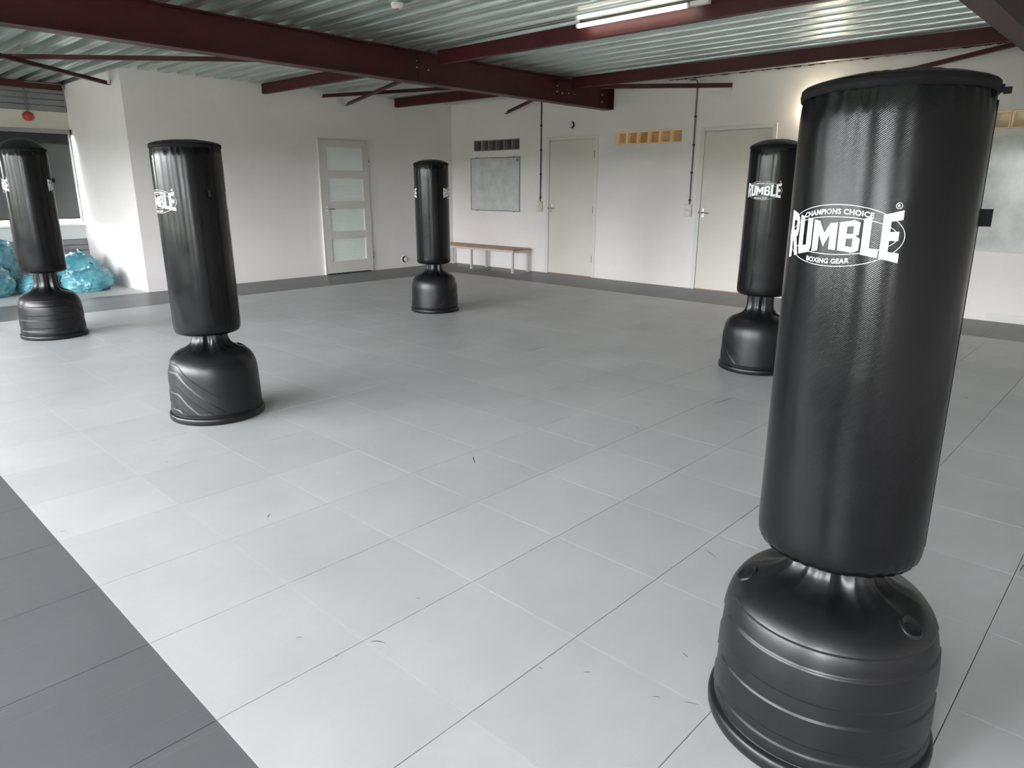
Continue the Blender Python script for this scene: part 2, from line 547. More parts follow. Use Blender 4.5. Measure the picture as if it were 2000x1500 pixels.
o['kind'] = 'stuff'; o['label'] = 'short black heel scuffs on the mats'

# walls -----------------------------------------------------------
ZT = 3.10
DOOR_A = (-2.99, -2.02, 0.0, 2.245)
DB1 = (-3.545, -2.46, 0.0, 2.30)
DB2 = (-6.505, -5.40, 0.0, 2.31)
def row(y_right, n=6): return [(y_right + i * 0.198, y_right + (i + 1) * 0.198) for i in range(n)]
BLK = [(-1.811, 2.132, 2.324, 'dk'), (-5.085, 2.132, 2.324, 'am'), (-9.925, 2.120, 2.312, 'am')]
w = MB()
holed(YB, 0.0, -0.02, ZT, [DB1, DB2] + [(y, y + 6 * .198, z0, z1) for y, z0, z1, k in BLK], lambda a, b, c, d: w.box(0, 0.2, a, b, c, d))
o = w.build('wall_right', M['wall'])
tag(o, 'long white plastered wall with two cream doors and glass blocks', 'wall', kind='structure')
w = MB()
w.box(XR, 0.2, 0.0, 0.2, -0.02, ZT)
o = w.build('wall_back', M['wall'])
tag(o, 'white plastered wall with the glazed door in the far corner', 'wall', kind='structure')
w = MB().box(XR, XR + 0.2, 0.2, YF, -0.02, ZT)
o = w.build('wall_recess', M['wall'])
tag(o, 'short white wall beside the blue plastic bags, bright with daylight', 'wall', kind='structure')
w = MB()
holed(XW - 0.2, 0.2, -0.02, ZT, [(a, b, WIN_Z0, WIN_Z1) for a, b in REAR_WIN], lambda a, b, c, d: w.box(a, b, YB - 0.2, YB, c, d))
o = w.build('wall_front', M['wall'])
tag(o, 'white wall with one narrow window behind the viewer', 'wall', kind='structure')
w = MB()
holed(YB, YF + 0.2, -0.02, ZT, [(a, b, WIN_Z0, WIN_Z1) for a, b in LEFT_WIN], lambda a, b, c, d: w.box(XW - 0.2, XW, a, b, c, d))
o = w.build('wall_left', M['wall'])
tag(o, 'white wall with a row of windows left of the viewer', 'wall', kind='structure')

# facade at the end of the recess
fac = MB()
holed(XW, XR + 0.2, -0.02, ZT, [(a, b, WIN_Z0, WIN_Z1) for a, b in FAC_WIN], lambda a, b, c, d: fac.box(a, b, YF + 0.02, YF + 0.2, c, d))
fo = fac.build('wall_facade', M['cladding'])
tag(fo, 'facade wall behind the blue bags, grey cladding and cream lintel', 'wall', kind='structure')
MB().box(XW, XR, YF, YF + 0.02, 2.33, 2.59).build('lintel_panel', M['lintel'], fo)
MB().box(XW, XR, YF - 0.01, YF + 0.02, 0.645, 0.86).build('sill_panel', M['sillpanel'], fo)
for i in range(4):
    z = 2.592 + i * 0.088
    MB().box(XW, XR, YF - 0.012, YF + 0.02, z, z + 0.080).build('cladding_board', M['cladding'], fo, bevel=0.006)
for i in range(7):
    z = 0.642 - (i + 1) * 0.088
    MB().box(XW, XR, YF - 0.03, YF + 0.02, max(z, 0), z + 0.081).build('cladding_board', M['cladding'], fo, bevel=0.006)
o = MB().box(XW, XR, YF - 0.09, YF + 0.02, 0.86, 0.90).build('window_sill', M['frame'], fo, bevel=0.008)

def window(n, horiz, a, b, label, Y0=YF, sg=1):
    wn_ = thing('window_%d' % n, ((a + b) / 2, Y0 + sg * 0.1, WIN_Z0) if horiz else (XW - 0.1, (a + b) / 2, WIN_Z0), label, 'window', kind='structure')
    def B(u0, u1, z0, z1, d0, d1):
        m_ = MB()
        return m_.box(u0, u1, Y0 + sg * d0, Y0 + sg * d1, z0, z1) if horiz else m_.box(XW - d0, XW - d1, u0, u1, z0, z1)
    t = 0.05
    for r_ in ((a, a + t, WIN_Z0, WIN_Z1), (b - t, b, WIN_Z0, WIN_Z1), (a + t, b - t, WIN_Z0, WIN_Z0 + t), (a + t, b - t, WIN_Z1 - t, WIN_Z1)):
        B(*r_, 0.07, 0.13).build('window_frame', M['frame'], wn_)
    B(a + t, b - t, WIN_Z0 + t, WIN_Z1 - t, 0.098, 0.102).build('pane', M['pane'], wn_)
    if not horiz:
        B(a - 0.02, b + 0.02, WIN_Z0 - 0.03, WIN_Z0, -0.06, 0.08).build('window_sill', M['frame'], wn_)
    return wn_
for i, (a, b) in enumerate(FAC_WIN):
    window(i + 1, True, a, b, ['open facade window left of the blind', 'facade window behind the lowered dark roller blind'][i])
ordn = ['nearest the rear wall', 'second from the rear wall', 'third from the rear wall', 'fourth from the rear wall', 'second from the facade', 'nearest the facade']
for i, (a, b) in enumerate(LEFT_WIN):
    window(i + 3, False, a, b, 'white framed window in the left wall, ' + ordn[i])

for i, (a, b) in enumerate(REAR_WIN):
    window(i + 12, True, a, b, 'narrow white framed window in the rear wall', YB, -1)

# ceiling: trapezoidal deck sheets under a roof slab
ce = MB().box(XW - 0.2, 0.25, YB - 0.2, YF + 0.25, 3.112, 3.25).build('ceiling', M['roof'])
tag(ce, 'corrugated galvanised steel roof deck over the whole hall', 'ceiling', kind='structure')
P = 0.262
PH = -5.70
k0 = math.floor((XW - PH) / P) - 1
prof = []
for k in range(k0, 40):
    x = PH + k * P
    for dx, z in ((0.0, 3.10), (0.022, 3.012), (0.030, 3.0), (0.085, 3.0), (0.0875, 3.006), (0.0925, 3.006), (0.095, 3.0), (0.150, 3.0), (0.158, 3.012), (0.180, 3.10)):
        prof.append((x + dx, z))
prof = [(x, z) for x, z in prof if XW - 0.1 < x < 0.02]
per = 40
for s in range(0, len(prof) - 1, per):
    q = prof[s:s + per + 1]
    if len(q) < 2: continue
    sh = MB(); n = len(q); th = 0.0012
    ya, yb = YB, YF
    vs = [(x, ya, z) for x, z in q] + [(x, yb, z) for x, z in q]
    sh.add(vs, [(i, n + i, n + i + 1, i + 1) for i in range(n - 1)])
    so = sh.build('deck_sheet', M['galv'], ce)
    md = so.modifiers.new('sheet', 'SOLIDIFY'); md.thickness = th; md.offset = 1
# screws under the ribs
scr = MB()
for k in range(k0, 40):
    x = PH + k * P + 0.06
    if not (XW < x < -0.1): continue
    for y in (-5.1, -6.4, -7.7):
        yy = y + 0.35 * math.sin(k * 1.7)
        scr.lathe([(0.0, -0.006), (0.004, -0.006), (0.004, 0.0)], (x, yy, 3.0), n=6, smooth=False)
o = scr.build('deck_screws', M['bolt'], ce); o['kind'] = 'stuff'; o['label'] = 'small screws through the roof deck'
# ragged mortar edge where the deck meets the right wall
rg = MB(); N = 320
low = [3.0 - max(0.0, 0.004 + 0.016 * noise.noise((i * 0.21, 3.3, 0)) + 0.009 * noise.noise((i * 0.83, 1.1, 0))) for i in range(N + 1)]
ys = [-11.0 + 6.2 * i / N for i in range(N + 1)]
vs = [(-0.012, y, z) for y, z in zip(ys, low)] + [(-0.012, y, 3.004) for y in ys] + [(0.0, y, z) for y, z in zip(ys, low)]
rg.add(vs, [(i, i + 1, N + 2 + i, N + 1 + i) for i in range(N)] + [(i + 1, i, 2 * N + 2 + i, 2 * N + 3 + i) for i in range(N)])
o = rg.build('trim_1', M['steel']); tag(o, 'ragged dark red strip where deck meets the right wall', 'trim', kind='structure')

# ------------------------------------------------------------------ steel frame
def ibeam(h, b, tw=0.010, tf=0.014):
    return dict(bot=[(-b / 2, 0), (b / 2, 0), (b / 2, tf), (-b / 2, tf)], top=[(-b / 2, h - tf), (b / 2, h - tf), (b / 2, h), (-b / 2, h)],
                web=[(-tw / 2, tf), (tw / 2, tf), (tw / 2, h - tf), (-tw / 2, h - tf)])
def girder(a, b, label, h=0.34, w_=0.18):
    a, b = Vector(a), Vector(b)
    t = thing('steel_girder', (a + b) / 2, label, 'beam')
    pr = ibeam(h, w_)
    MB().beam(a, b, pr['web']).build('web', M['steel'], t)
    MB().beam(a, b, pr['bot']).build('bottom_flange', M['steel'], t)
    MB().beam(a, b, pr['top']).build('top_flange', M['steel'], t)
    return t
g1a, g1b = Vector((-13.17, -4.045, 2.66)), Vector((-0.004, -3.735, 2.66))
g1 = girder(g1a, g1b, 'dark red steel girder crossing the ceiling from upper left to right wall')
g2 = girder((XW + 0.03, -9.485, 2.66), (-0.004, -9.485, 2.66), 'dark red steel girder cut off by the upper right corner', w_=0.17)
def g1y(x): return g1a.y + (g1b.y - g1a.y) * (x - g1a.x) / (g1b.x - g1a.x)
# stiffener plates and bolts on the first girder, where purlins and the wall connect
def bolt(parent, p, n=(0, -1, 0)):
    MB().lathe([(0.0, 0.012), (0.0105, 0.012), (0.0115, 0.0)], p, n, n=6, smooth=False).build('bolt', M['bolt'], parent)
for x, bs in ((-3.90, [(-0.075, 0.24), (-0.075, 0.17), (0.10, 0.16)]), (-1.28, [(-0.06, 0.23), (-0.06, 0.15), (0.06, 0.14), (0.21, 0.15), (0.36, 0.15)]), (-0.22, [(0, 0.21), (0, 0.105)])):
    yy = g1y(x) - 0.012
    MB().box(x - 0.05, x + 0.05, yy, yy + 0.008, 2.675, 2.985).build('connection_plate', M['steel'], g1)
    for dx, dz in bs:
        bolt(g1, (x + dx, g1y(x + dx) - 0.012, 2.66 + dz))
MB().box(-0.018, -0.004, g1b.y - 0.095, g1b.y + 0.095, 2.66, 3.0).build('end_plate', M['steel'], g1)

def purlin(a, b, label, h=0.145, w_=0.07):
    """U-channel, web towards the camera side"""
    a, b = Vector(a), Vector(b)
    t = thing('steel_purlin', (a + b) / 2, label, 'beam', 'purlins under the roof deck')
    tw = 0.008
    MB().beam(a, b, [(0, tw), (tw, tw), (tw, h - tw), (0, h - tw)]).build('web', M['steel'], t)
    MB().beam(a, b, [(0, 0), (w_, 0), (w_, tw), (0, tw)]).build('bottom_flange', M['steel'], t)
    MB().beam(a, b, [(0, h - tw), (w_, h - tw), (w_, h), (0, h)]).build('top_flange', M['steel'], t)
    return t
ZP = 2.853
def px_(x0, x1, y, ya=0.0, yb=-9.4): return x0 + (x1 - x0) * (y - ya) / (yb - ya)
p1 = lambda y: px_(-3.90, -3.78, y); p2 = lambda y: px_(-1.36, -1.03, y)
# beam() side vector: direction x up; travelling +y the side vector is +x
purlin((p1(-9.39), -9.39, ZP), (p1(-4.07), -4.07, ZP), 'dark red purlin carrying the lit tube lamp, near side of the girder')
purlin((p2(-9.39), -9.39, ZP), (p2(-3.96), -3.96, ZP), 'dark red purlin along the right wall, near side of the girder')
purlin((p1(-3.70), -3.70, ZP), (p1(-0.01), -0.01, ZP), 'dark red purlin running behind the girder to the back wall, the left one')
purlin((p2(-3.66), -3.66, ZP), (p2(-0.01), -0.01, ZP), 'dark red purlin running behind the girder to the back wall, nearest the corner')
# facade beam
t = tag(MB().box(XW, XR - 0.03, YF - 0.12, YF - 0.02, 2.905, 3.0).build('facade_beam', M['steel']), 'dark red beam above the cladding over the blind', 'beam')
def brace(a, b, label, s=0.055):
    a, b = Vector(a), Vector(b)
    t = thing('brace_bar', (a + b) / 2, label, 'brace', 'angle bars bracing the roof')
    MB().beam(a, b, [(-s / 2, 0), (s / 2, 0), (s / 2, 0.007), (-s / 2, 0.007)]).build('flat_leg', M['steel'], t)
    MB().beam(a, b, [(-s / 2, 0.007), (-s / 2 + 0.007, 0.007), (-s / 2 + 0.007, s), (-s / 2, s)]).build('upright_leg', M['steel'], t)
brace((-7.38, -0.33, 2.90), (-4.0, -3.52, 2.90), 'thin dark red bar, longest brace, passing behind the girder upper left')
brace((-9.3, -2.25, 2.91), (-5.945, 0.374, 2.815), 'thin dark red bar ending at the white wall above the blind')
brace((-2.847, -0.01, 2.89), (-1.62, -3.6, 2.89), 'thin dark red bar, flat one meeting the back wall right of the glazed door top')
brace((-2.389, -0.01, 2.80), (-3.60, -3.62, 2.862), 'thin dark red bar, slanted one meeting the back wall above the glazed door')
brace((-0.03, -1.495, 2.745), (-1.0, -3.62, 2.93), 'thin dark red bar meeting the right wall above the whiteboard')
brace((-0.01, -5.813, 2.82), (-0.98, -4.29, 2.842), 'thin dark red bar meeting the right wall above the amber glass blocks')
brace((-0.015, -8.0, 2.79), (-0.78, -9.37, 2.86), 'thin dark red bar behind the top of the nearest punching bag')

# ------------------------------------------------------------------ doors
def door_glazed():
    x0, x1 = -2.995, -2.015
    t = thing('door_1', ((x0 + x1) / 2, 0, 0), 'white door with four ribbed glass panes in the back wall', 'door', kind='structure')
    lf = MB()
    panes = [(-2.860, -2.148, 1.741, 2.128), (-2.853, -2.146, 1.233, 1.622), (-2.842, -2.136, 0.728, 1.117), (-2.835, -2.128, 0.217, 0.611)]
    panes = [(-2.85, -2.142, p[2], p[3]) for p in panes]
    holed(x0, x1, 0.018, 2.240, panes, lambda a, b, c, d: lf.box(a, b, -0.040, -0.002, c, d))
    leaf = lf.build('leaf', M['leafpaint'], t)
    for i, p in enumerate(panes):
        # ribbed glass: shallow horizontal flutes
        g = MB(); n = [10, 14, 22, 22][i]; amp = [0.0004, 0.0025, 0.005, 0.005][i]
        vs = []; N = n * 4
        for j in range(N + 1):
            z = p[2] + (p[3] - p[2]) * j / N
            yy = -0.018 - amp * math.cos(2 * PI * j / 4)
            vs += [(p[0], yy, z), (p[1], yy, z)]
        g.add(vs, [(2 * j, 2 * j + 1, 2 * j + 3, 2 * j + 2) for j in range(N)], True)
        g.build('pane', M['frost'], t)
        b = MB()
        for q in ((p[0], p[0] + .012, p[2], p[3]), (p[1] - .012, p[1], p[2], p[3]), (p[0], p[1], p[2], p[2] + .012), (p[0], p[1], p[3] - .012, p[3])):
            b.box(q[0], q[1], -0.030, -0.004, q[2], q[3])
        b.build('glazing_bead', M['frame'], t)
    tr = MB()
    tr.box(x0 - 0.014, x0 - 0.001, -0.045, 0.0, 0, 2.250).box(x1 + 0.004, x1 + 0.022, -0.012, 0.0, 0, 2.265).box(x0 - 0.014, x1 + 0.022, -0.012, 0.0, 2.248, 2.268)
    tr.build('door_frame', M['frame'], t)
    MB().box(x0 + 0.05, x1 - 0.05, -0.035, -0.002, 0.0, 0.016).build('threshold', M['black'], t)
    hp = MB().box(-2.93, -2.89, -0.048, -0.04, 1.013, 1.175).build('handle_plate', M['chrome'], t, bevel=0.003)
    MB().tube([(-2.91, -0.048, 1.118), (-2.91, -0.085, 1.118), (-2.895, -0.09, 1.118), (-2.785, -0.09, 1.114)], 0.009).build('door_handle', M['chrome'], hp)
    MB().lathe([(0, .002), (.006, .002), (.006, 0)], (-2.91, -0.048, 1.055), (0, -1, 0), 12).build('keyhole', M['black'], hp)
    for z in (1.88, 0.28):
        MB().lathe([(0, 0), (0.010, 0), (0.010, 0.10), (0, 0.10)], (x1 + 0.010, -0.042, z - 0.05), n=10).build('hinge', M['chrome'], t)
door_glazed()

def door_flush(n, D, lf_, label):
    y0, y1, z1 = D[0], D[1], D[3]
    t = thing('door_%d' % n, (0.02, (y0 + y1) / 2, 0), label, 'door', kind='structure')
    l0, l1, lz = lf_
    fr = MB()
    fr.box(-0.012, 0.10, y0 - 0.012, l0 - 0.003, 0, z1 + 0.012).box(-0.012, 0.10, l1 + 0.003, y1 + 0.012, 0, z1 + 0.012).box(-0.012, 0.10, l0 - 0.003, l1 + 0.003, lz + 0.003, z1 + 0.012)
    fr.build('door_frame', M['frame'], t, bevel=0.003)
    leaf = MB().box(0.012, 0.052, l0, l1, 0.012, lz).build('leaf', M['door'], t, bevel=0.002)
    MB().box(0.05, 0.2, y0, y1, 0.0, z1).build('door_backing', M['black'], t)
    MB().box(0.0, 0.05, l0, l1, 0.0, 0.010).build('threshold', M['wood'], t)
    hy = l1 - 0.045
    h = MB().box(0.004, 0.012, hy - 0.02, hy + 0.02, 1.06, 1.20).build('handle_plate', M['chrome'], t, bevel=0.003)
    MB().tube([(0.004, hy, 1.13), (-0.042, hy, 1.13), (-0.048, hy - 0.012, 1.13), (-0.048, hy - 0.125, 1.125)], 0.010).build('door_handle', M['chrome'], h)
    MB().box(-0.013, 0.004, l1 + 0.004, l1 + 0.018, 1.115, 1.145).build('latch_plate', M['black'], t)
    for z in (2.0, 1.12, 0.30):
        MB().lathe([(0, 0), (0.009, 0), (0.009, 0.11), (0, 0.11)], (-0.004, l0 - 0.002, z - 0.05), n=10).build('hinge', M['conduit'], t)
door_flush(2, DB1, (-3.492, -2.522, 2.25), 'plain cream door right of the bench in the right wall')
door_flush(3, DB2, (-6.455, -5.458, 2.262), 'plain cream door behind the two right punching bags')

# ------------------------------------------------------------------ glass block windows
def block_row(n, y, z0, z1, kind, label):
    t = thing('window_%d' % n, (0.0, y + 3 * .198, z0), label, 'window', kind='structure')
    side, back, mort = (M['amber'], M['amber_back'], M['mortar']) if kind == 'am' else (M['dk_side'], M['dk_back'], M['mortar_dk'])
    w_, g = 0.198, 0.005
    for i in range(6):
        a, b = y + i * w_ + g, y + (i + 1) * w_ - g
        c, d = z0 + g, z1 - g
        e = 0.010
        bl = MB()
        # rim
        bl.box(0.012, 0.10, a, a + e, c, d).box(0.012, 0.10, b - e, b, c, d).box(0.012, 0.10, a + e, b - e, c, c + e).box(0.012, 0.10, a + e, b - e, d - e, d)
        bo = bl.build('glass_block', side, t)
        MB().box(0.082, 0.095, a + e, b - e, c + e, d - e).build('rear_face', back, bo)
        MB().box(0.018, 0.021, a + e, b - e, c + e, d - e).build('front_face', M['blockpane'], bo)
    mo = MB()
    for i in range(7):
        yy = y + i * w_
        mo.box(0.014, 0.19, yy - g if i else yy, yy + g if i < 6 else yy, z0, z1)
    mo.box(0.014, 0.19, y, y + 6 * w_, z0, z0 + g).box(0.014, 0.19, y, y + 6 * w_, z1 - g, z1)
    mo.build('mortar_joint', mort, t)
    MB().box(0.10, 0.2, y, y + 6 * w_, z0, z1).build('block_backing', M['black'], t)
block_row(9, *BLK[0], 'row of six dark glass blocks above the small whiteboard')
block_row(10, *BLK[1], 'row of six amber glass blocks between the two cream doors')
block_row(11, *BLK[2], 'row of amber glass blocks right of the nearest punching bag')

# ------------------------------------------------------------------ wall fittings
def whiteboard(y0, y1, z0, z1, label, tray=False, sticker=False):
    t = thing('whiteboard', (-0.01, (y0 + y1) / 2, z0), label, 'whiteboard')
    MB().box(-0.016, -0.002, y0 + .012, y1 - .012, z0 + .012, z1 - .012).build('board', M['wbsurf'], t)
    for q in ((y0, y1, z0, z0 + .014), (y0, y1, z1 - .014, z1), (y0, y0 + .014, z0, z1), (y1 - .014, y1, z0, z1)):
        MB().box(-0.022, -0.001, *q).build('frame_rail', M['alu'] if not tray else M['frame'], t)
    if tray:
        MB().box(-0.085, -0.001, y0, y1, z0 - 0.008, z0 + 0.006).build('pen_tray', M['frame'], t)
    else:
        for yy in (y0 + 0.15, y1 - 0.15):
            for zz in (z0 - 0.012, z1 + 0.0):
                MB().box(-0.014, -0.001, yy - 0.012, yy + 0.012, zz, zz + 0.014).build('clip', M['alu'], t)
    if sticker:
        MB().box(-0.0175, -0.016, y0 + .035, y0 + .085, z1 - .085, z1 - .025).build('sticker', M['sticker'], t)
whiteboard(-1.832, -0.552, 1.050, 2.012, 'small square whiteboard on the wall above the bench', sticker=True)
whiteboard(-11.3, -8.62, 0.795, 2.048, 'large whiteboard at the right edge behind the nearest bag', tray=True)
o = MB().box(-0.012, 0.0, -9.9, -9.25, 0.0, 0.095).build('wall_hatch', M['frame'], bevel=0.003)
tag(o, 'low off-white plate at the foot of the wall, right edge', 'hatch')

def conduit(y, z0, z1, label, hook=False):
    t = thing('conduit_pipe', (-0.014, y, z0), label, 'pipe', 'dark conduit pipes on the right wall')
    pts = [(-0.016, y, z0), (-0.016, y, z1)]
    if hook:
        pts = [(-0.016, y, z0), (-0.016, y, z1 - .05), (-0.016, y + .01, z1 - .01), (-0.016, y + .035, z1 + .012), (-0.016, y + .12, z1 + .02)]
    MB().tube(pts, 0.0105, 10).build('pipe', M['conduit'] if not hook else M['grey_conduit'], t)
    n = 5
    for i in range(n):
        z = z0 + 0.06 + (z1 - z0 - 0.15) * i / (n - 1)
        MB().box(-0.03, 0, y - 0.017, y + 0.017, z - 0.012, z + 0.012).build('clip', M['conduit'], t, bevel=0.004)
conduit(-2.332, 1.245, 2.995, 'black conduit pipe between the whiteboard and the first cream door')
conduit(-5.288, 1.245, 2.955, 'dark grey conduit pipe left of the door behind the right bags', hook=True)
def switchbox(y0, y1, z0, z1, label, sx):
    t = thing('light_switch', (-0.02, (y0 + y1) / 2, z0), label, 'switch', 'light switches on the right wall')
    ym, zm = (y0 + y1) / 2, (z0 + z1) / 2
    MB().box(-0.035, 0, y0, y1, z0, z1).build('box', M['cream_plastic'], t, bevel=0.006)
    if sx:
        MB().box(-0.045, -0.035, y0 + .01, ym - .006, z0 + .015, z1 - .015).build('rocker', M['cream_plastic'], t, bevel=0.003)
        MB().box(-0.042, -0.035, ym + .006, y1 - .01, zm + .006, z1 - .012).build('rocker', M['white'], t, bevel=0.003)
        MB().box(-0.042, -0.035, ym + .006, y1 - .01, z0 + .012, zm - .006).build('socket', M['white'], t, bevel=0.003)
    else:
        MB().box(-0.044, -0.035, y0 + .012, y1 - .012, zm + .006, z1 - .012).build('rocker', M['white'], t, bevel=0.003)
        MB().box(-0.044, -0.035, y0 + .012, y1 - .012, z0 + .012, zm - .006).build('rocker', M['white'], t, bevel=0.003)
switchbox(-2.384, -2.255, 1.062, 1.243, 'cream switch box beside the first cream door', True)
switchbox(-5.334, -5.220, 1.068, 1.245, 'cream switch box beside the door behind the right bags', False)

def disc_vent(c, n, r, label):
    t = thing('air_valve', c, label, 'vent')
    MB().lathe([(r * .72, 0.004), (r * .78, 0.016), (r * .92, 0.014), (r, 0.004), (r, 0)], c, n, 32).build('rim', M['white'], t)
    MB().lathe([(0, 0.001), (r * .76, 0.001)], c, n, 32).build('duct', M['black'], t)
    MB().lathe([(0, 0.050), (r * .40, 0.048), (r * .54, 0.040), (r * .50, 0.034)], c, n, 32).build('disc', M['white'], t)
disc_vent((0, -3.008, 2.480), (-1, 0, 0), 0.072, 'round white air valve above the first cream door')
disc_vent((-1.264, 0, 0.154), (0, -1, 0), 0.080, 'round white air valve low on the back wall')

# wall lamp over the second door, behind the near bag: a shaded bulkhead that washes the wall
t = thing('wall_lamp', (0, -7.05, 2.37), 'round lit wall lamp behind the nearest punching bag', 'lamp')
LC = (0, -7.05, 2.47)
MB().lathe([(0, 0.012), (0.10, 0.012), (0.10, 0)], LC, (-1, 0, 0), 32).build('base', M['white'], t)
MB().lathe([(0.07, 0.095), (0.075, 0.012)], LC, (-1, 0, 0), 32).build('glass', M['lampglow'], t)
MB().lathe([(0, 0.118), (0.06, 0.115), (0.083, 0.104), (0.084, 0.096), (0, 0.096)], LC, (-1, 0, 0), 32).build('shade', M['lampdome'], t)

# tube lamp beside the purlin
ya, yb, lx, lz = -6.20, -7.36, -3.925, 2.955
t = thing('tube_lamp', (lx, (ya + yb) / 2, lz), 'lit fluorescent tube lamp beside the purlin', 'lamp')
MB().box(lx - 0.008, lx + 0.008, ya - 0.02, yb - 0.20, lz + 0.017, 3.0).build('housing', M['conduit'], t, bevel=0.004)
MB().tube([(lx, ya, lz), (lx, yb, lz)], 0.019, 12).build('tube', M['tube'], t)
for a, b in ((ya, ya + 0.02), (yb - 0.02, yb)):
    MB().lathe([(0, 0), (0.020, 0), (0.020, b - a), (0, b - a)], (lx, a, lz), (0, 1, 0), 12).build('end_cap', M['white'], t)
MB().box(lx - 0.02, lx + 0.03, yb - 0.20, yb - 0.03, lz - 0.015, lz + 0.022).build('ballast_cover', M['white'], t, bevel=0.004)
# smoke detector at the very top
t = thing('smoke_detector', (-5.50, -5.47, 2.985), 'small white detector on the deck at the top edge', 'detector')
MB().lathe([(0, -0.045), (0.03, -0.042), (0.048, -0.03), (0.05, -0.012), (0.055, -0.010), (0.055, 0.0)], (-5.50, -5.46, 3.0), (0, 0, 1), 24).build('cover', M['white'], t)
MB().lathe([(0, -0.052), (0.012, -0.050), (0.014, -0.04)], (-5.50, -5.46, 3.0), (0, 0, 1), 16).build('sensor', M['red'], t)

# fire bell with conduit
c = Vector((-6.475, YF - 0.02, 2.500))
t = thing('fire_sounder', c, 'red round fire sounder on the cream lintel above the blind', 'alarm')
MB().lathe([(0, 0.085), (0.035, 0.08), (0.068, 0.055), (0.075, 0.03), (0.075, 0.0)], c + Vector((0, 0.02, 0)), (0, -1, 0), 24).build('dome', M['red'], t)
MB().tube([c + Vector((0, -0.005, 0.05)), c + Vector((0, -0.005, 0.45))], 0.014, 8).build('pipe', M['grey_conduit'], t)
o = MB().tube([(-6.475, YF - 0.12, 2.985), (-6.0, YF - 0.12, 2.985), (XR - 0.04, YF - 0.12, 2.97), (XR - 0.04, YF - 0.12, 2.60)], 0.010, 8).build('ceiling_conduit', M['grey_conduit'])
tag(o, 'thin grey conduit under the deck running down in the facade corner', 'pipe')

# roller blind
t = thing('roller_blind', (-7.1, YF - 0.05, 0.97), 'dark grey roller blind lowered over the left window', 'blind')
bx0, bx1 = -8.2, -5.995
MB().box(bx0, bx1 + 0.03, YF - 0.11, YF - 0.02, 2.262, 2.325).build('cassette', M['alu'], t, bevel=0.008)
MB().box(bx1 + 0.03, bx1 + 0.045, YF - 0.115, YF - 0.015, 2.255, 2.33).build('end_cap', M['blind_dark'], t)
MB().box(bx0, bx1, YF - 0.055, YF - 0.052, 0.985, 2.115).build('screen', M['blind'], t)
MB().box(bx0, bx1, YF - 0.058, YF - 0.050, 2.112, 2.265).build('upper_band', M['blind_dark'], t)
MB().box(bx0, bx1, YF - 0.062, YF - 0.046, 0.968, 0.988).build('hem_bar', M['blind_dark'], t, bevel=0.004)

# ------------------------------------------------------------------ bench
def bench():
    x0, x1, y0, y1, zt = -0.535, -0.075, -2.165, -0.06, 0.42
    t = thing('bench', ((x0 + x1) / 2, (y0 + y1) / 2, 0), 'wooden slatted bench on pale steel legs under the whiteboard', 'bench')
    n, g = 4, 0.014
    w_ = (x1 - x0 - g * (n - 1)) / n
    for i in range(n):
        a = x0 + i * (w_ + g)
        MB().box(a, a + w_, y0, y1, zt - 0.026, zt).build('slat', M['wood'], t, bevel=0.004)
    s = 0.036
    for a in (x0 + .012, x1 - s - .012):
        MB().box(a, a + s, y0 + .015, y1 - .015, zt - 0.062, zt - 0.027).build('rail', M['bench_steel'], t)
    for y in (y0 + .02, -1.075, y1 - .02 - s):
        MB().box(x0 + s + .012, x1 - s - .012, y, y + s, zt - 0.062, zt - 0.027).build('crossbar', M['bench_steel'], t)
        for a in (x0 + .012, x1 - s - .012):
            lg = MB().box(a, a + s, y, y + s, 0.012, zt - 0.062).build('leg', M['bench_steel'], t)
            MB().box(a - .002, a + s + .002, y - .002, y + s + .002, 0.0, 0.014).build('foot', M['white'], lg)
bench()

# ------------------------------------------------------------------ punching bags
RB = 0.205
def sstep(a, b, x):
    t = max(0.0, min(1.0, (x - a) / (b - a))); return t * t * (3 - 2 * t)

BASE_PROF = [(0.285, 0.0), (0.294, 0.004), (0.298, 0.012), (0.299, 0.030), (0.297, 0.042), (0.290, 0.049), (0.283, 0.051), (0.281, 0.054), (0.284, 0.058), (0.2865, 0.066), (0.286, 0.076)]
UP = [(0.286, 0.076), (0.285, 0.12), (0.283, 0.18), (0.281, 0.24), (0.278, 0.30), (0.272, 0.345), (0.261, 0.382), (0.243, 0.413), (0.218, 0.436), (0.188, 0.451), (0.158, 0.463), (0.134, 0.478), (0.117, 0.498), (0.108, 0.522), (0.104, 0.55), (0.103, 0.60), (0.103, 0.66)]
def spline(pts, n):
    out = []
    for i in range(len(pts) - 1):
        p0, p1, p2, p3 = pts[max(i - 1, 0)], pts[i], pts[i + 1], pts[min(i + 2, len(pts) - 1)]
        for k in range(n):
            t = k / n
            q = []
            for d in range(2):
                q.append(0.5 * (2 * p1[d] + (p2[d] - p0[d]) * t + (2 * p0[d] - 5 * p1[d] + 4 * p2[d] - p3[d]) * t * t + (3 * p1[d] - p0[d] - 3 * p2[d] + p3[d]) * t ** 3))
            out.append(tuple(q))
    return out + [pts[-1]]
BANDS = [(0.333, 0.385), (0.200, 0.246), (0.092, 0.122)]
